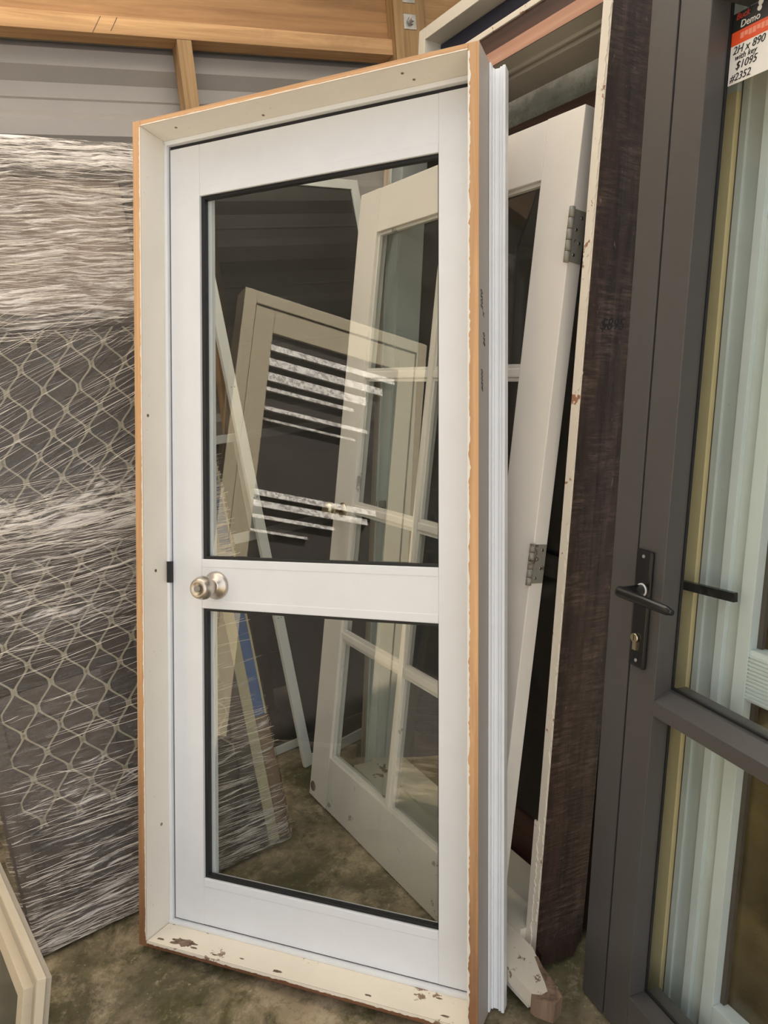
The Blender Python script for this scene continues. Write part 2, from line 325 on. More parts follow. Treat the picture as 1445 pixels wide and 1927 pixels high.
def tag(o, label=None, cat=None, group=None, kind=None):
    if label: o['label'] = label
    if cat: o['category'] = cat
    if group: o['group'] = group
    if kind: o['kind'] = kind
    return o
def stand(origin, ang, lean):
    """x along the panel, y into its back, z up the leaning panel"""
    a, t = R(ang), R(lean)
    e = Vector((math.cos(a), math.sin(a), 0)); m = Vector((-math.sin(a), math.cos(a), 0)); k = Vector((0, 0, 1))
    v = k*math.cos(t)+m*math.sin(t); n = v.cross(e)
    return Matrix(((e.x, n.x, v.x, origin[0]), (e.y, n.y, v.y, origin[1]), (e.z, n.z, v.z, origin[2]), (0, 0, 0, 1)))
def thing(name, label, cat, mtx, group=None):
    o = bpy.data.objects.new(name, None); o.empty_display_size = 0.1; COL.objects.link(o); o.matrix_world = mtx
    return tag(o, label, cat, group, 'thing')
def part(name, mats, parent, *boxes, bev=0.0, faces=None):
    first = None
    for q in boxes:
        o = MB().box(*q, bev=bev, faces=faces).build(name, mats, parent); first = first or o
    return first
def ragged(name, mat, parent, z0, z1, xa, xb, y, jit, step=0.006, thick=0.0012, along='z', seed=0):
    """a strip of paint with a straight edge xa and a ragged edge near xb, on the plane y, standing proud by thick"""
    b = MB(); n = int((z1-z0)/step); front = []; back = []
    for i in range(n+1):
        z = z0+(z1-z0)*i/n
        j = mnoise.noise(Vector((z*30, seed, 0)))*0.6+mnoise.noise(Vector((z*110, seed+5, 0)))*0.45
        x = xb+jit*j
        P = (lambda x_, y_: (x_, y_, z)) if along == 'z' else (lambda x_, y_: (z, y_, x_))
        front.append((b.bm.verts.new(P(xa, y-thick)), b.bm.verts.new(P(x, y-thick)))); back.append((b.bm.verts.new(P(xa, y)), b.bm.verts.new(P(x, y))))
    for i in range(n):
        (a, c), (d, e) = front[i], front[i+1]; (a2, c2), (d2, e2) = back[i], back[i+1]
        b.bm.faces.new((a, c, e, d)); b.bm.faces.new((c, c2, e2, e)); b.bm.faces.new((a, d, d2, a2)); b.bm.faces.new((a2, d2, e2, c2))
    b.bm.faces.new((front[0][0], back[0][0], back[0][1], front[0][1])); b.bm.faces.new((front[-1][0], front[-1][1], back[-1][1], back[-1][0]))
    return b.build(name, mat, parent)
def text(name, s, size, mat, parent, mtx, shear=0.0, depth=0.0004):
    cu = bpy.data.curves.new(name, 'FONT'); cu.body = s; cu.size = size; cu.shear = shear; cu.extrude = depth; cu.resolution_u = 3
    ob = bpy.data.objects.new(name, cu); COL.objects.link(ob); bpy.context.view_layer.update()
    me = bpy.data.meshes.new_from_object(ob); bpy.data.objects.remove(ob); me.materials.clear(); me.materials.append(M[mat])
    o = bpy.data.objects.new(name, me); COL.objects.link(o); o.parent = parent; o.matrix_local = mtx; return o
def face_front(x, y, z, rot=0.0):     # text plane facing the front (-y) of a panel
    return Matrix.Translation((x, y, z)) @ Matrix.Rotation(R(90), 4, 'X') @ Matrix.Rotation(R(rot), 4, 'Z')
def face_side(x, y, z, rot=0.0):      # text plane facing +x of a panel
    return Matrix.Translation((x, y, z)) @ Matrix.Rotation(R(90), 4, 'Z') @ Matrix.Rotation(R(90), 4, 'X') @ Matrix.Rotation(R(rot), 4, 'Z')
def bar(b, p0, p1, w, t, up=(0, 0, 1), mi=0):
    p0, p1 = Vector(p0), Vector(p1); d = (p1-p0).normalized(); u = Vector(up); s = d.cross(u).normalized(); u = s.cross(d)
    v = [b.bm.verts.new(p+s*(w/2*i)+u*(t/2*j)) for p in (p0, p1) for i, j in ((-1, -1), (1, -1), (1, 1), (-1, 1))]
    for q in ((0, 1, 2, 3), (4, 7, 6, 5), (0, 4, 5, 1), (1, 5, 6, 2), (2, 6, 7, 3), (3, 7, 4, 0)):
        b.bm.faces.new([v[i] for i in q]).material_index = mi

# ================================================================ the shed
fl = MB().box(-3.2, 2.4, -5, 4.6, -0.12, 0.0).build('floor', 'concrete'); tag(fl, 'stained greenish brown concrete floor', 'floor', kind='structure')
WM = stand((-0.397*2.86, 0.918*2.86, 0), 23.38, 0)
b = MB(); prof = []
z = 2.40-0.215*11
while z < 3.35:
    prof += [(z, .128), (z+.042, .094), (z+.095, .094), (z+.125, .128), (z+.160, .128), (z+.166, .124), (z+.172, .128)]
    z += 0.215
vs_ = []
for zz, yy in prof:
    zz = max(0.0, zz)
    vs_.append([b.bm.verts.new((x_, yy, zz)) for x_ in (-2.2, 3.4)])
for i in range(len(vs_)-1): b.bm.faces.new((vs_[i][0], vs_[i][1], vs_[i+1][1], vs_[i+1][0]))
back = b.build('wall_back', 'steelwall'); back.matrix_world = WM
tag(back, 'grey horizontally ribbed steel shed wall', 'wall', kind='structure')
part('girt', 'beam', back, (-2.0, 1.44, 0.0, 0.09, 2.515, 2.570), bev=0.002)
for x0, x1, z0, z1 in ((0.352, 0.384, 2.516, 2.566), (0.410, 0.436, 2.524, 2.566)):
    q = MB(); bar(q, (x0, -0.0002, z0), (x1, -0.0002, z1), 0.0025, 0.0006, (0, 1, 0)); q.build('crack', 'rot', back)
part('lintel', 'lintel', back, (-2.0, 1.44, 0.035, 0.080, 2.5705, 2.92))
part('lintel', 'beam', back, (1.575, 2.9, 0.01, 0.060, 2.60, 2.92))
part('stud', 'post', back, (0.622, 0.672, 0.0, 0.09, 0.0, 2.5145), bev=0.002)
part('stud', 'post', back, (-0.62, -0.57, 0.0, 0.09, 0.0, 2.5145), bev=0.002)
po = part('post', 'post', back, (1.44, 1.572, -0.03, 0.088, 0.0, 3.2), bev=0.003)
for zz in (2.622, 2.712):
    part('washer', 'zinc', po, (1.478, 1.530, -0.034, -0.030, zz-0.026, zz+0.026), bev=0.001)
    MB().lathe([(-0.046, 0.014), (-0.034, 0.014)], (1.504, 0, zz), 'y', 6).build('nut', 'zinc', po)
    MB().lathe([(-0.062, 0.0075), (-0.046, 0.0075)], (1.504, 0, zz), 'y', 12).build('bolt', 'zinc', po)
# roof with an added opening that lets sun onto the mirrored door; daylight comes in from the open front behind the camera
roof = MB()
for q in ((-3.2, -0.95, -3.2, 1.45), (0.62, 2.4, -0.8, 1.45), (-0.95, 0.62, 1.22, 1.45), (-3.2, 2.4, 2.45, 4.6)):
    roof.box(q[0], q[1], q[2], q[3], 3.2, 3.25)
ro = roof.build('ceiling', 'shed'); tag(ro, 'dark shed roof lining', 'ceiling', kind='structure')
part('skylight_sheet', 'skylight', ro, (-3.2, 2.4, 1.45, 2.45, 3.21, 3.215))
for yy in (1.30, 2.46, 3.2): part('purlin', 'loft', ro, (-3.2, 2.4, yy, yy+0.05, 3.08, 3.2))
wl = MB().box(-2.75, -2.7, -4.2, 4.6, 0, 3.2).build('wall_left', 'shed'); tag(wl, 'dark side wall of the shed', 'wall', kind='structure')
wr = MB().box(1.75, 1.8, 1.0, 4.6, 0, 3.2).build('wall_right', 'shed'); tag(wr, 'dark right hand wall of the shed', 'wall', kind='structure')

# ================================================================ white glazed door in its timber frame
D1 = thing('glazed_door', 'white aluminium door with two clear panes and round knob, set in a cream timber frame', 'door', stand((-0.7082, 1.6255, 0.0328), -22.88, 12.57))
W1, H1 = 0.8777, 2.05
j = part('side_jamb', ['raw_z', 'cream', 'jamb_grey'], D1, (0.0, 0.0235, 0.0, 0.105, 0.0, H1), faces={'+x': 1, '-x': 2}, bev=0.0012)
ragged('paint_edge', 'cream', j, 0.016, 2.033, 0.0236, 0.0205, 0.0, 0.004, seed=1)
for zz, yy in ((0.94, 0.045), (0.285, 0.06), (1.33, 0.02)):
    MB().lathe([(0.0, 0.004), (0.001, 0.004)], (0.0235, yy, zz), 'x', 8).build('nail_hole', 'rot', j)
j = part('side_jamb', ['raw_z', 'cream', 'jamb_grey'], D1, (0.8545, W1, 0.0, 0.105, 0.0, H1), faces={'-x': 1, '+x': 2}, bev=0.0012)
ragged('paint_edge', 'cream', j, 0.016, 2.033, 0.8544, 0.8585, 0.0, 0.0075, seed=4)
text('writing', '2050', 0.020, 'pencil', j, face_side(W1+0.0002, 0.030, 1.512, 94), 0.35)
text('writing', 'x', 0.02, 'pencil', j, face_side(W1+0.0002, 0.041, 1.500, 94), 0.3)
text('writing', '860', 0.019, 'pencil', j, face_side(W1+0.0002, 0.050, 1.440, 98), 0.35)
text('writing', '#2000', 0.017, 'pencil', j, face_side(W1+0.0002, 0.032, 1.345, 92), 0.35)
h = part('head_jamb', ['raw_x', 'headgrey'], D1, (0.0236, 0.8544, 0.0005, 0.105, 2.0365, H1), faces={'-z': 1}, bev=0.001)
h.data.materials[1] = M['cream']
ragged('paint_edge', 'cream', h, 0.024, 0.854, 2.0364, 2.0385, 0.0005, 0.002, along='x', seed=9)
for xx, yy in ((0.10, 0.04), (0.70, 0.03), (0.715, 0.062), (0.33, 0.07)):
    MB().lathe([(-0.001, 0.0035), (0.0, 0.0035)], (xx, yy, 2.0365), 'z', 8).build('nail_hole', 'rot', h)
s = part('sill_board', ['raw_dark', 'cream_worn'], D1, (0.0236, 0.8544, 0.0005, 0.105, 0.0, 0.014), faces={'+z': 1}, bev=0.001)
ragged('paint_edge', 'cream_worn', s, 0.024, 0.854, 0.0141, 0.0085, 0.0005, 0.005, along='x', seed=12)
def blob(name, mat, parent, cx, cy, rx, ry, z, seed, n=46):
    b = MB(); pts = []
    for i in range(n):
        t = 2*math.pi*i/n; r_ = 1+0.55*mnoise.noise(Vector((math.cos(t)*2.2, math.sin(t)*2.2, seed)))+0.3*mnoise.noise(Vector((math.cos(t)*7, math.sin(t)*7, seed+3)))
        pts.append((cx+rx*r_*math.cos(t), cy+ry*r_*math.sin(t)))
    return b.prism(pts, z-0.001, z+0.0004, 'z').build(name, mat, parent)
blob('bare_patch', 'rot', s, 0.112, 0.030, 0.030, 0.014, 0.014, 2.2)
for i, (px_, py_, rr_) in enumerate(((0.052, 0.020, .010), (0.150, 0.020, .010), (0.215, 0.016, .007), (0.285, 0.028, .006), (0.39, 0.018, .012), (0.62, 0.020, .008), (0.77, 0.07, .007), (0.80, 0.02, .009))):
    blob('bare_patch', 'rot', s, px_, py_, rr_, rr_*0.35, 0.014, 5.0+i, 20)
# aluminium sub-frame: lip seen inside the jambs, flange seen outside the right jamb
lip = 0.0085
for nm, q in (('frame_lip', (0.0236, 0.0236+lip, 0.089, 0.112, 0.016, 2.034)), ('frame_lip', (0.8544-lip, 0.8544, 0.089, 0.112, 0.016, 2.034)),
              ('frame_lip', (0.0236, 0.8544, 0.089, 0.112, 2.0255, 2.0364)), ('frame_lip', (0.0236, 0.8544, 0.086, 0.112, 0.0141, 0.0225))):
    part(nm, 'alu_b', D1, q, bev=0.0012)
part('gap_shade', 'gap', D1, (0.032, 0.0362, 0.100, 0.14, 0.022, 2.0255), (0.8425, 0.846, 0.100, 0.14, 0.022, 2.0255))
part('gap_shade', 'black', D1, (0.032, 0.846, 0.102, 0.14, 2.0165, 2.0255), (0.032, 0.846, 0.102, 0.14, 0.0225, 0.0255))  # dark strips fill the gap round the leaf with painted shade
for nm, x0, x1, y0 in (('flange', 0.8782, 0.8825, 0.078), ('flange', 0.8825, 0.8865, 0.092), ('flange', 0.8865, 0.8985, 0.096), ('flange', 0.8985, 0.9050, 0.091), ('flange', 0.9050, 0.9115, 0.087)):
    part(nm, 'alu_b', D1, (x0, x1, y0, 0.116, 0.006, 2.040 if x0 > .88 else 2.046), bev=0.001)
part('flange', 'alu_b', D1, (-0.022, -0.0003, 0.106, 0.140, 0.006, 2.04), (-0.0003, 0.8785, 0.1055, 0.118, 2.038, 2.0495), bev=0.001)
yF, yB = 0.098, 0.138
st_l = part('stile', 'alu', D1, (0.0365, 0.1255, yF, yB, 0.026, 2.0160), bev=0.0012)
st_r = part('stile', 'alu', D1, (0.7595, 0.8420, yF, yB, 0.026, 2.0160), bev=0.0012)
def rail(name, z0, z1, beads):
    r = part(name, 'alu', D1, (0.1257, 0.7593, yF+0.0006, yB, z0, z1), bev=0.0012)
    for (a, c) in beads: part('glazing_bead', 'alu', r, (0.1257, 0.7593, yF-0.0006, yF+0.006, a, c), bev=0.0025)
    return r
rail('top_rail', 1.8880, 2.0160, [(1.8865, 1.9090)])
rail('lock_rail', 0.8440, 0.9670, [(0.8425, 0.8640), (0.9470, 0.9685)])
rail('bottom_rail', 0.026, 0.1450, [(0.1245, 0.1465)])
for z0, z1 in ((0.968, 1.887), (0.146, 0.843)):
    g = 0.011
    part('gasket', 'black', D1, (0.1256, 0.1256+0.010, 0.106, 0.120, z0, z1), (0.7594-0.004, 0.7594, 0.106, 0.120, z0, z1),
         (0.1356, 0.7554, 0.106, 0.120, z0, z0+0.007), (0.1356, 0.7554, 0.106, 0.120, z1-0.008, z1))
    part('back_bead', 'alu', D1, (0.1256, 0.1256+0.019, 0.1235, 0.137, z0, z1), (0.7594-0.004, 0.7594, 0.1235, 0.137, z0, z1))
    part('glass_pane', 'glass', D1, (0.1258, 0.7592, 0.1202, 0.1232, z0+0.001, z1-0.001))
part('latch_keeper', 'black', D1, (0.0236, 0.0375, 0.088, 0.099, 0.905, 0.960), bev=0.001)
k = MB().lathe([(0.0975, 0.0355), (0.094, 0.0355), (0.089, 0.030), (0.081, 0.0185), (0.076, 0.0165)], (0.170, 0, 0.903), 'y', 36).build('knob_rose', 'steel', D1)
MB().lathe([(0.080, 0.012), (0.070, 0.012), (0.064, 0.0205), (0.055, 0.0268), (0.043, 0.0292), (0.033, 0.0284), (0.022, 0.0245), (0.0165, 0.0190), (0.0195, 0.0150), (0.021, 0.0085)], (0.170, 0, 0.903), 'y', 36).build('knob', 'steel', D1)
MB().lathe([(0.020, 0.0082), (0.0145, 0.0078)], (0.170, 0, 0.903), 'y', 20).build('keyway', 'old_steel', D1)

# ================================================================ wrapped bundle of screen doors
WB = thing('wrapped_screen_door', 'bundle of screen doors with diamond grille wound in clear stretch wrap', 'wrapped doors', stand((-0.9786, 1.6325, 0.0175), 33.29, 10))
WW, WH = 0.735, 2.06
part('screen_frame', 'darkframe', WB, (0.0, 0.045, 0.0, 0.03, 0.0, 2.05), (0.615, 0.660, 0.0, 0.03, 0.0, 2.05), (0.045, 0.615, 0.0, 0.03, 0.0, 0.09), (0.045, 0.615, 0.0, 0.03, 1.57, 1.61), (0.045, 0.615, 0.0, 0.03, 1.965, 2.05), (0.045, 0.615, 0.0, 0.03, 0.985, 1.04))
part('fly_mesh', 'darkscreen', WB, (0.045, 0.615, 0.018, 0.022, 0.09, 1.57))
part('upper_panel', 'beige_panel', WB, (0.045, 0.615, 0.012, 0.020, 1.61, 1.965))
part('lower_panel', 'darkframe', WB, (0.045, 0.30, 0.010, 0.017, 0.32, 0.66), (0.40, 0.55, 0.010, 0.017, 0.30, 0.76))
part('back_door', 'darkframe', WB, (0.0, WW, 0.034, 0.098, 0.0, 2.055))
part('timber_edge', 'cream_strip', WB, (0.6625, 0.695, 0.006, 0.0335, 0.0, 2.05))
part('tape_edge', 'tape', WB, (0.6955, 0.727, 0.006, 0.0335, 0.385, 2.05))
part('timber_edge', 'cream_strip', WB, (0.7275, 0.734, 0.006, 0.0335, 0.385, 2.05))
part('cardboard_corner', 'card', WB, (0.6955, 0.7345, 0.004, 0.0335, 0.0, 0.384), bev=0.003)
# diamond grille: wavy strands, neighbours in opposite phase, meeting at the nodes
pu, hv, u0, v0 = 0.0443, 0.0575, 0.3077, 1.5272
for kk in range(-6, 8):
    xc = u0+pu/2+kk*pu
    if not 0.055 < xc < 0.61: continue
    b = MB(); rows = []; n = 8*22
    for i in range(n+1):
        zz = 0.305+(1.565-0.305)*i/n
        ph = math.pi*(zz-v0)/hv; sg = 1 if kk % 2 == 0 else -1
        c_ = math.cos(ph)
        x_ = xc-sg*(pu/2-0.0018)*(0.55*math.asin(0.9*c_)/math.asin(0.9)+0.45*c_)
        rows.append((x_, zz, 0.0022+0.0036*abs(c_)**14))
    prev = None
    for i, (x_, zz, w) in enumerate(rows):
        a = rows[max(0, i-1)]; c = rows[min(n, i+1)]; tx, tz = c[0]-a[0], c[1]-a[1]; l = math.hypot(tx, tz); nx, nz = tz/l, -tx/l
        q = [b.bm.verts.new((x_+nx*w*sx, yy, zz+nz*w*sx)) for sx, yy in ((-1, 0.0045), (1, 0.0045), (1, 0.0085), (-1, 0.0085))]
        if prev:
            for m_ in range(4): b.bm.faces.new((prev[m_], prev[(m_+1) % 4], q[(m_+1) % 4], q[m_]))
        else: b.bm.faces.new(q)
        prev = q
    b.bm.faces.new(prev[::-1]); b.build('grille_strand', 'grille', WB)
# film: rippled skin over the front, turned round both ends
b = MB(); nx_, nz_ = 70, 200; grid = []
for i in range(nz_+1):
    row = []; zz = -0.006+(WH+0.012)*i/nz_
    for k_ in range(nx_+1):
        t = k_/nx_; x_ = -0.012+(WW+0.024)*t
        w = mnoise.noise(Vector((x_*6, zz*26, 1.7)))*0.0035+mnoise.noise(Vector((x_*14, zz*70, 4.2)))*0.0016
        y_ = -0.006+w
        e_ = max(0, 0.03-t, t-0.97)/0.03
        y_ += e_*0.03
        row.append(b.bm.verts.new((x_, y_, zz)))
    row.append(b.bm.verts.new((WW+0.013, 0.10, zz))); row.insert(0, b.bm.verts.new((-0.013, 0.10, zz))); grid.append(row)
for i in range(nz_):
    for k_ in range(nx_+2):
        f = b.bm.faces.new((grid[i][k_], grid[i][k_+1], grid[i+1][k_+1], grid[i+1][k_])); f.smooth = True
tk = [b.bm.verts.new((v.co.x, 0.10, v.co.z+0.002)) for v in grid[-1]]
for k_ in range(nx_+2): b.bm.faces.new((grid[-1][k_], grid[-1][k_+1], tk[k_+1], tk[k_]))
fo = b.build('stretch_wrap', 'film', WB)
# bunched strands of the film
b = MB(); rs = random.Random(3)
def slope_at(v): return 0.42 if 1.18 < v < 1.52 else (0.06 if 0.70 < v < 1.0 else (-0.07 if v < 0.5 else 0.02))
def amount(v):
    for lo, hi, d in ((0.0, 0.45, .75), (0.45, 0.74, .25), (0.74, 1.0, .8), (1.0, 1.2, 1.0), (1.2, 1.5, .55), (1.5, 1.62, .8), (1.62, 2.06, .95)):
        if lo <= v < hi: return d
    return 0.3
cnt = 0
while cnt < 1500:
    v_ = rs.uniform(0.0, 2.05)
    if rs.random() > amount(v_): continue
    cnt += 1
    ln = rs.choice((0.05, 0.09, 0.14, 0.22, 0.34))*rs.uniform(0.6, 1.2); x0 = rs.uniform(-0.01, WW-ln*0.5); sl_ = slope_at(v_)+rs.gauss(0, 0.07)
    w = rs.uniform(0.0003, 0.0011); yb = -0.0125-rs.random()*0.003; ph = rs.random()*6; am = rs.uniform(0, 0.002); n = 6; prev = None
    for i in range(n+1):
        t = i/n; x_ = x0+ln*t; zz = v_+sl_*ln*t+am*math.sin(ph+5*t); ww = w*(0.25+math.sin(math.pi*t))*0.5
        if not (-0.012 < x_ < WW+0.012 and 0.0 < zz < WH): prev = None; continue
        q = (b.bm.verts.new((x_, yb, zz-ww)), b.bm.verts.new((x_, yb-0.0006, zz)), b.bm.verts.new((x_, yb, zz+ww)))
        if prev:
            b.bm.faces.new((prev[0], q[0], q[1], prev[1])); b.bm.faces.new((prev[1], q[1], q[2], prev[2]))
        prev = q
bmesh.ops.delete(b.bm, geom=[v for v in b.bm.verts if not v.link_faces], context='VERTS')
tag(b.build('wrap_strands', 'strand', WB), kind='stuff')

# ================================================================ old white multi-pane door
FD = thing('french_door', 'old chalky white timber door with eight small panes, leaning behind the glazed door', 'door', stand((-0.3300, 2.261, 0.0085), -59.0, 12))
FW, FH, FT = 0.913, 1.93, 0.040
part('stile', 'french', FD, (0.0, 0.112, 0.0, FT, 0.0, FH), bev=0.002)
part('stile', 'french', FD, (0.803, FW, 0.0, FT, 0.0, FH), bev=0.002)
part('top_rail', 'french', FD, (0.1122, 0.8028, 0.0005, FT, 1.803, FH-0.001), bev=0.002)
part('bottom_rail', 'french_low', FD, (0.1122, 0.8028, 0.0005, FT, 0.001, 0.172), bev=0.002)
zs = [0.172, 0.575, 0.980, 1.386, 1.803]
part('glazing_bar', 'french', FD, (0.439, 0.461, 0.003, FT-0.003, 0.1722, 1.8028), bev=0.004)
for zz in zs[1:-1]:
    part('glazing_bar', 'french', FD, (0.1122, 0.4388, 0.004, FT-0.004, zz-0.011, zz+0.011), (0.4612, 0.8028, 0.004, FT-0.004, zz-0.011, zz+0.011), bev=0.004)
for i in range(4):
    for (xa, xb) in ((0.1125, 0.4387), (0.4613, 0.8025)):
        za, zb = zs[i]+(0.0115 if i else 0.0005), zs[i+1]-(0.0115 if i < 3 else 0.0005)
        part('glass_pane', 'glass_old', FD, (xa, xb, 0.019, 0.0215, za, zb))
        part('putty_bead', 'french_low', FD, (xa, xa+0.008, 0.009, 0.0188, za, zb), (xb-0.008, xb, 0.009, 0.0188, za, zb), (xa+0.008, xb-0.008, 0.009, 0.0188, za, za+0.008), (xa+0.008, xb-0.008, 0.009, 0.0188, zb-0.008, zb))
MB().lathe([(0.0, 0.024), (-0.004, 0.024), (-0.008, 0.015)], (0.058, 0, 0.965), 'y', 24).build('knob_rose', 'brass', FD)
MB().lathe([(-0.006, 0.009), (-0.03, 0.010), (-0.036, 0.021), (-0.050, 0.0265), (-0.062, 0.022), (-0.067, 0.010)], (0.058, 0, 0.965), 'y', 24).build('knob', 'brass', FD)
for z0, z1 in ((1.615, 1.722), (0.925, 1.012)):
    hg = part('hinge', 'old_steel', FD, (FW, FW+0.0025, 0.0005, FT-0.003, z0, z1), bev=0.0008)
    nk = 5
    for q in range(nk):
        za = z0-0.003+(z1-z0+0.006)*q/nk; zb = z0-0.003+(z1-z0+0.006)*(q+1)/nk-0.0012
        MB().lathe([(za, 0.0065), (zb, 0.0065)], (FW+0.003, -0.006, 0), 'z', 12).build('hinge_knuckle', 'old_steel', hg)
    for q in range(4):
        MB().lathe([(0.0025, 0.0038), (0.0036, 0.003)], (FW, 0.013+0.012*(q % 2), z0+(z1-z0)*(0.14+0.24*q)), 'x', 10).build('screw', 'steel', hg)
MB().lathe([(-0.001, 0.016), (0.0, 0.017)], (0.022, 0, 0.035), 'y', 14).build('worn_patch', 'rot', FD)

# ================================================================ old dark stained door frame
BM_ = stand((0.2600, 1.4765, 0.024), -62.0, 8.3)
BF = thing('door_frame', 'old dark stained timber door frame with flaking white front edge and broken sill', 'door frame', BM_)
jr = part('side_jamb', ['sawn', 'flake', 'headgrey'], BF, (-0.024, 0.0, 0.0, 0.145, 0.0, 2.10), faces={'-y': 1}, bev=0.001)
ragged('flaking_paint', 'flake', jr, 0.10, 2.095, -0.0245, -0.004, 0.0, 0.010, step=0.005, thick=0.0025, seed=21)
ragged('flaking_paint', 'flake', jr, 0.02, 0.34, -0.034, -0.017, -0.0005, 0.012, step=0.005, thick=0.004, seed=33)
text('writing', '$895', 0.034, 'ink', jr, face_side(0.0003, 0.035, 1.440, 4), 0.3)
jl = part('side_jamb', ['jambpale', 'jambwood'], BF, (-0.936, -0.902, 0.022, 0.145, 0.0, 2.10), faces={'-y': 1}, bev=0.001)
part('door_stop', 'jambpale', BF, (-0.902, -0.890, 0.060, 0.145, 0.075, 2.055), (-0.902, -0.897, 0.026, 0.030, 0.075, 2.055), bev=0.001)
part('door_stop', 'stain', BF, (-0.036, -0.0245, 0.060, 0.145, 0.075, 2.055))
sp_ = part('strike_plate', 'old_steel', BF, (-0.902, -0.9005, 0.024, 0.058, 0.885, 0.955))
part('strike_hole', 'black', sp_, (-0.9005, -0.9000, 0.030, 0.050, 0.905, 0.935))
hd = part('head_jamb', ['stain_x', 'pink', 'headgrey'], BF, (-0.902, -0.0245, 0.0, 0.145, 2.060, 2.095), faces={'-y': 1, '-z': 2}, bev=0.001)
part('head_stop', 'headgrey', BF, (-0.890, -0.045, 0.060, 0.145, 2.046, 2.0598), bev=0.001)
part('head_stop', 'headgrey', BF, (-0.890, -0.045, 0.044, 0.050, 2.052, 2.0598))
sl = MB(); sl.box(-0.9015, -0.034, 0.045, 0.150, 0.002, 0.077); sl.box(-0.9015, -0.034, -0.020, 0.045, 0.002, 0.066)
so = sl.build('sill', 'sill', BF)
b = MB(); b.prism([(-0.98, -0.050), (-0.046, -0.052), (-0.036, -0.112), (0.128, -0.112), (0.160, -0.090), (0.150, -0.062), (0.112, -0.050), (0.070, -0.043), (0.040, -0.032), (0.012, -0.021), (-0.98, -0.021)], 0.020, 0.052, 'z')
b.build('sill_nosing', 'sill', BF)
b = MB(); b.prism([(0.118, -0.114), (0.132, -0.113), (0.163, -0.090), (0.153, -0.060), (0.112, -0.048), (0.070, -0.041), (0.040, -0.030), (0.036, -0.036), (0.070, -0.052), (0.105, -0.066), (0.128, -0.078), (0.130, -0.098)], 0.010, 0.0535, 'z')
b.build('rotten_end', 'rot', BF)
b = MB(); b.prism([(-0.98, -0.045), (-0.046, -0.045), (-0.036, -0.104), (0.10, -0.104), (0.10, -0.022), (-0.98, -0.022)], 0.001, 0.019, 'z')
b.build('sill_underside', 'french_low', BF)
b = MB()
b.prism([(-0.03, 0.01), (0.018, 0.002), (0.022, 0.10), (-0.005, 0.145), (-0.032, 0.13)], -0.0005, 0.03, 'z'); b.build('rotten_foot', 'stain', BF)

# ---- taller dark frame with a dark half-glazed door behind it
def shifted(mtx, dx, dy, dz): return mtx @ Matrix.Translation((dx, dy, dz))
B2 = thing('dark_door', 'dark brown half glazed door in a tall brown frame with cream top edge', 'door', shifted(BM_, 0, 0.168, 0.016))
part('head', 'stain_x', B2, (-0.98, 0.0, 0.0, 0.05, 2.155, 2.245))
part('top_edge', 'flake', B2, (-0.98, 0.0, -0.006, 0.05, 2.2455, 2.262), bev=0.002)
part('frame_side', 'stain', B2, (-0.98, -0.945, 0.0, 0.05, 0.0, 2.1545), (-0.035, 0.0, 0.0, 0.05, 0.0, 2.1545))
part('top_rail', 'stain_x', B2, (-0.85, -0.125, 0.012, 0.045, 2.105, 2.154))
part('stile', 'stain_shade', B2, (-0.944, -0.8505, 0.012, 0.045, 0.0, 2.154)); part('stile', 'stain_shade', B2, (-0.1245, -0.036, 0.012, 0.045, 0.0, 2.154))
part('glass_pane', 'glass_green', B2, (-0.8504, -0.125, 0.027, 0.030, 1.985, 2.1045))
part('lock_rail', 'stain_x', B2, (-0.8504, -0.125, 0.012, 0.045, 1.86, 1.9845)); part('lock_rail', 'stain_shade', B2, (-0.8504, -0.125, 0.012, 0.045, 0.90, 0.98))
part('panel', 'stain_shade', B2, (-0.8504, -0.125, 0.025, 0.035, 0.9805, 1.8595))
part('bottom_rail', 'stain_x', B2, (-0.8504, -0.125, 0.012, 0.045, 0.0, 0.16))
for q in range(12):
    z0 = 0.17+q*0.06
    MB().prism([(0.014, z0), (0.020, z0), (0.042, z0+0.052), (0.036, z0+0.052)], -0.850, -0.1255, 'x').build('slat', 'stain_shade', B2)

# ---- white frame with a navy blue door, furthest back
B3 = thing('navy_door', 'navy blue door in an off white frame, only its upper corner showing', 'door', shifted(BM_, 0, 0.262, 0.034))
part('side_jamb', 'offwhite', B3, (-1.175, -1.135, 0.0, 0.10, 0.0, 2.455), bev=0.002); part('side_jamb', 'offwhite', B3, (-0.30, -0.26, 0.0, 0.10, 0.0, 2.455), bev=0.002)
part('head_jamb', 'offwhite', B3, (-1.1348, -0.3002, 0.0, 0.10, 2.417, 2.455), bev=0.002)
part('door_leaf', 'navy', B3, (-1.130, -0.305, 0.060, 0.098, 0.004, 2.413))

# ================================================================ charcoal aluminium door
CD = thing('aluminium_door', 'charcoal grey aluminium door with black lever handle standing at the right', 'door', stand((0.3814, 1.317, 0.0100), -69.0, 6))
CH = 2.06
part('outer_frame', 'char', CD, (-0.092, -0.024, 0.002, 0.076, 0.0, CH), bev=0.002)
part('outer_frame', 'char', CD, (-0.0238, 0.80, 0.002, 0.076, 2.022, CH), bev=0.002)
part('outer_frame', 'char', CD, (0.80, 0.868, 0.002, 0.076, 0.0, CH), bev=0.002)
part('groove', 'char_d', CD, (-0.0238, -0.0172, 0.010, 0.06, 0.0, 2.021))
part('stile', 'char', CD, (-0.017, 0.0535, 0.0, 0.0485, 0.004, 2.021), bev=0.0015); part('back_stile', 'char', CD, (-0.017, 0.022, 0.0487, 0.076, 0.004, 2.021)); part('stile', 'char', CD, (0.722, 0.793, 0.0, 0.076, 0.004, 2.021), bev=0.0015)
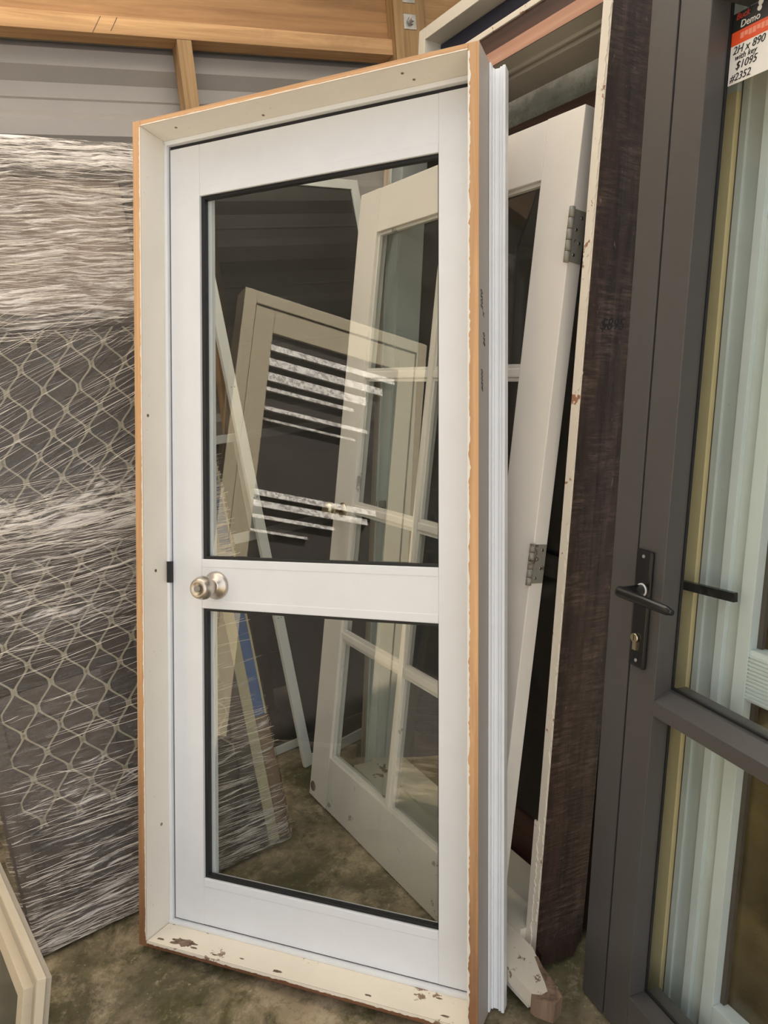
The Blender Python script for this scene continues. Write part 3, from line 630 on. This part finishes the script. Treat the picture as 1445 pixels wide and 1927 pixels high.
part('top_rail', 'char', CD, (0.0537, 0.7218, 0.0, 0.076, 1.945, 2.021), bev=0.0015)
part('bottom_rail', 'char', CD, (0.0537, 0.7218, 0.0, 0.076, 0.004, 0.11), bev=0.0015)
b = MB(); b.prism([(0.012, 0.716), (0.0, 0.724), (0.0, 0.752), (0.030, 0.770), (0.076, 0.770), (0.076, 0.716)], 0.0537, 0.7218, 'x'); b.build('middle_rail', 'char', CD)
for z0, z1 in ((0.7705, 1.9445), (0.1105, 0.7155)):
    part('glass_pane', 'glass_old', CD, (0.0540, 0.7215, 0.0450, 0.0480, z0, z1))
    part('gasket', 'black', CD, (0.0538, 0.0565, 0.0395, 0.0448, z0, z1), (0.0565, 0.7180, 0.0395, 0.0448, z0, z0+0.004))
pl = part('handle_plate', 'handle', CD, (-0.0125, 0.0285, -0.009, -0.0002, 0.804, 1.034), bev=0.004)
for zz in (1.022, 0.818): MB().lathe([(-0.0105, 0.0032), (-0.009, 0.0036)], (0.008, 0, zz), 'y', 10).build('screw', 'zinc', pl)
lv = MB(); lv.lathe([(-0.058, 0.009), (-0.050, 0.0105), (-0.009, 0.0105)], (0.010, 0, 0.958), 'y', 18)
lvo = lv.build('lever_neck', 'handle', CD)
MB().lathe([(-0.0112, 0.0128), (-0.009, 0.0128)], (0.010, 0, 0.958), 'y', 24).build('white_washer', 'whitebit', lvo)
def lever(y, z, sgn, name):
    b = MB(); rows = []
    for t, w, h_ in ((0, .010, .010), (.03, .0095, .0105), (.45, .007, .0100), (.9, .006, .0085), (1.0, .004, .005)):
        x_ = 0.002+0.128*t; zz = z-0.004*t; yy = y+sgn*0.010*t
        rows.append([b.bm.verts.new((x_, yy+w*math.cos(a), zz+h_*math.sin(a))) for a in [2*math.pi*i/10 for i in range(10)]])
    for i in range(len(rows)-1):
        for q in range(10):
            f = b.bm.faces.new((rows[i][q], rows[i][(q+1) % 10], rows[i+1][(q+1) % 10], rows[i+1][q])); f.smooth = True
    b.bm.faces.new(rows[0]); b.bm.faces.new(rows[-1][::-1]); b.build(name, 'handle', CD)
lever(-0.056, 0.958, 1, 'lever')
b = MB(); b.lathe([(0.077, 0.0095), (0.096, 0.0095)], (-0.008, 0, 0.953), 'y', 18); bar(b, (-0.018, 0.098, 0.954), (0.128, 0.098, 0.966), 0.010, 0.017); b.build('inner_lever', 'handle', CD)
part('inner_plate', 'handle', CD, (-0.030, 0.008, 0.0765, 0.081, 0.80, 1.03))
cy = MB(); cy.lathe([(-0.015, 0.0088), (-0.009, 0.0088)], (0.004, 0, 0.862), 'y', 20); cy.box(-0.001, 0.009, -0.013, -0.009, 0.838, 0.860)
co = cy.build('key_cylinder', 'brass', pl)
part('keyhole', 'black', co, (0.0032, 0.0048, -0.0153, -0.0148, 0.857, 0.868))

# price sign stuck on the glass
PS = thing('price_sign', 'white handwritten price card with black and red header, stuck on the charcoal door', 'sign', CD.matrix_world @ Matrix.Translation((0.0580, 0.0430, 1.820)))
SWd = 0.30
part('card', 'card_white', PS, (0.0, SWd, 0.0, 0.0014, 0.0, 0.058))
part('red_band', 'red', PS, (0.0, SWd, 0.0, 0.0014, 0.0581, 0.0785)); part('header', 'black', PS, (0.0, SWd, 0.0, 0.0014, 0.0786, 0.106))
text('print', 'Buck', 0.0135, 'redtext', PS, face_front(0.006, -0.0003, 0.0955), 0.2); text('print', 'Demo', 0.0150, 'card_white', PS, face_front(0.016, -0.0003, 0.0815), 0.1)
MB().lathe([(-0.0012, 0.0045), (0, 0.0045)], (0.0535, 0, 0.1045), 'y', 14).lathe([(-0.0012, 0.004), (0, 0.004)], (0.0520, 0, 0.0965), 'y', 14).build('print_figure', 'card_white', PS)
for q in range(14): part('faint_print', 'lightred', PS, (0.018+q*0.008, 0.0245+q*0.008, -0.0004, 0.0, 0.0650+0.002*(q % 3 == 1), 0.0735))
text('handwriting', '2H x 890', 0.0165, 'ink', PS, face_front(0.005, -0.0003, 0.0445), 0.25); text('handwriting', 'with key', 0.0125, 'ink', PS, face_front(0.010, -0.0003, 0.0345), 0.25)
text('handwriting', '$1095', 0.0165, 'ink', PS, face_front(0.013, -0.0003, 0.0205), 0.25); text('handwriting', '#2352', 0.0160, 'ink', PS, face_front(0.0035, -0.0003, 0.0040), 0.25)

# ================================================================ pale mint door with bronze glass, behind the charcoal one
MD = thing('bronze_glass_door', 'pale mint white door with bronze textured glass, seen through the charcoal door', 'door', stand((0.4965, 1.334, 0.0075), -66.0, 6))
for x0, x1, y0, m_ in ((-0.002, 0.012, 0.010, 'mint2'), (0.012, 0.052, 0.016, 'mint2'), (0.052, 0.070, 0.002, 'mint'), (0.070, 0.100, 0.012, 'mint2'), (0.100, 0.128, 0.0, 'mint')):
    part('stile', m_, MD, (x0, x1, y0, 0.062, 0.002, 2.08), bev=0.001)
part('yellow_edge_strip', 'bead', MD, (-0.044, -0.0062, 0.001, 0.040, 0.002, 1.83), bev=0.001)
part('yellow_edge_strip', 'mint2', MD, (-0.040, -0.0082, 0.003, 0.040, 1.8302, 2.08))
part('dark_gap', 'darkframe', MD, (-0.0060, -0.0022, 0.012, 0.040, 0.002, 2.08))
part('stile', 'mint', MD, (0.66, 0.80, 0.0, 0.062, 0.002, 2.08), bev=0.001)
part('top_rail', 'mint2', MD, (0.1285, 0.6595, 0.0, 0.062, 1.98, 2.08)); part('bottom_rail', 'mint', MD, (0.1285, 0.6595, 0.0, 0.062, 0.002, 0.125), bev=0.001)
r = part('middle_rail', 'mint', MD, (0.1285, 0.6595, 0.004, 0.062, 0.765, 0.862), bev=0.001)
for q in range(12): part('rib', 'mint', r, (0.1285, 0.6595, 0.0005, 0.004, 0.770+q*0.0072, 0.7740+q*0.0072))
for z0, z1 in ((0.8625, 1.9795), (0.1255, 0.7645)): 
    part('gasket', 'darkframe', MD, (0.1283, 0.138, 0.020, 0.030, z0, z1))
    part('glass_pane', 'bronze', MD, (0.1283, 0.6597, 0.031, 0.036, z0, z1))

# ================================================================ cream sash at the lower left corner
SHt = 0.445; SL = 0.46
SS = thing('window_sash', 'cream window sash standing on the floor at the lower left corner', 'window sash', stand((-1.022, 1.404, 0.008), -53.0, 14))
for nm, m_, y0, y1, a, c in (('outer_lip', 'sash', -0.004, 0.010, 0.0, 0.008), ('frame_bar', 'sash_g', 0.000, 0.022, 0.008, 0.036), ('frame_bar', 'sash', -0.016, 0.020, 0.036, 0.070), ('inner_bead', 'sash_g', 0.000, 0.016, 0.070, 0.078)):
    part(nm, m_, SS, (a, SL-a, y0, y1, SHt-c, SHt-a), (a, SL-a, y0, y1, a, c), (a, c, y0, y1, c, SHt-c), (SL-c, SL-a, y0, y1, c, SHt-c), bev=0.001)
part('glass_pane', 'sash_panel', SS, (0.078, SL-0.078, 0.006, 0.010, 0.078, SHt-0.078))

# ================================================================ white fly-screen doors leaning on the back wall
def screen(label, mtx, w, hgt, rails, fw=0.036):
    t = thing('screen_door', label, 'screen door', mtx)
    for x0, x1 in ((0.0, fw), (w-fw, w)): part('stile', 'whiteframe', t, (x0, x1, 0.0, 0.018, 0.0, hgt), bev=0.002)
    for a, c in [(0.0, fw), (hgt-fw, hgt)]+rails: part('rail', 'whiteframe', t, (fw+0.0002, w-fw-0.0002, 0.0008, 0.0172, a, c), bev=0.002)
    cuts = sorted([(0.0, fw), (hgt-fw, hgt)]+rails)
    for i in range(len(cuts)-1): part('fly_mesh', 'flymesh', t, (fw, w-fw, 0.008, 0.0095, cuts[i][1], cuts[i+1][0]))
    for zz in (0.55, 0.98, 1.36):
        if zz < hgt:
            for q in (0, 0.012): MB().lathe([(-0.0006, 0.0016), (0.0, 0.0016)], (0.012+q, 0, zz), 'y', 8).build('rivet', 'black', t)
    return t
screen('white framed fly screen door with slim stile leaning across behind the upper pane', stand((-0.3560, 2.424, 0.0035), 40.5, 8.4), 0.74, 2.09, [])
s2 = screen('shorter white framed fly screen with middle rail behind the other screen', stand((-0.545, 2.475, 0.0035), 34.0, 8), 0.80, 1.19, [(0.80, 0.836)], 0.030)
part('stile', 'whiteframe', s2, (0.150, 0.176, 0.0012, 0.0168, 0.8362, 1.1598))
# planks standing in for a reflection seen in the glass
def reflection_plank(label, foot, head, w, m_='jambwood'):
    b = MB(); f, h_ = Vector(foot), Vector(head); d = h_-f
    o = thing('reflection_board', label, 'board', Matrix.Translation(f), 'beige boards standing in for a reflection')
    q = MB(); bar(q, (0, 0, 0.0), d, w, 0.02, (-0.397, 0.918, 0.3)); q.build('reflection_plank', m_, o)
reflection_plank('beige board standing in for a reflection, nearer the stud', (-0.735, 2.70, 0.012), (-0.478, 2.83, 1.55), 0.05)
reflection_plank('wider beige board standing in for a reflection, beside the fly screens', (-0.66, 2.735, 0.012), (-0.40, 2.86, 1.50), 0.07)

# ================================================================ cream door out of frame to the left (mirrored in the upper pane)
LD = thing('mirrored_door', 'sunlit cream door with painted light streaks, mirrored in the upper pane of the glazed door', 'door', stand((-1.1266, 0.4084, 0.0), 104.76, 0))
LW, LH = 0.926, 2.224
part('frame', 'creamdoor', LD, (0.0, 0.055, 0.0, 0.10, 0.0, LH), (LW-0.055, LW, 0.0, 0.10, 0.0, LH), (0.0552, LW-0.0552, 0.0, 0.10, LH-0.055, LH), bev=0.002)
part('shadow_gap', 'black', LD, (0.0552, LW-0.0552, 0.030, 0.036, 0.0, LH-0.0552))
part('stile', 'creamdoor', LD, (0.059, 0.145, 0.006, 0.029, 0.006, LH-0.059), bev=0.002); part('stile', 'creamdoor', LD, (LW-0.145, LW-0.059, 0.006, 0.029, 0.006, LH-0.059), bev=0.002)
part('top_rail', 'creamdoor', LD, (0.1455, LW-0.1455, 0.006, 0.029, LH-0.165, LH-0.059), bev=0.002); part('bottom_rail', 'creamdoor', LD, (0.1455, LW-0.1455, 0.006, 0.029, 0.006, 0.30))
part('dark_panel', 'darkscreen', LD, (0.1455, LW-0.1455, 0.020, 0.028, 0.30, LH-0.1655))
for i, (zz, hh, xa, xb) in enumerate(((1.995, .018, .16, .78), (1.93, .022, .22, .78), (1.865, .024, .30, .78), (1.81, .012, .36, .78), (1.725, .012, .28, .78), (1.675, .008, .34, .78), (1.36, .016, .20, .78), (1.315, .018, .24, .78), (1.26, .010, .40, .78), (1.20, .007, .52, .78))):
    hh *= 1.7
    MB().prism([(0.019, zz-hh/2), (0.002, zz-hh/2), (0.014, zz+hh/2), (0.019, zz+hh/2)], xa, xb, 'x').build('light_streak', 'streak_white', LD)  # white strips stand in for bright light streaks across the panel
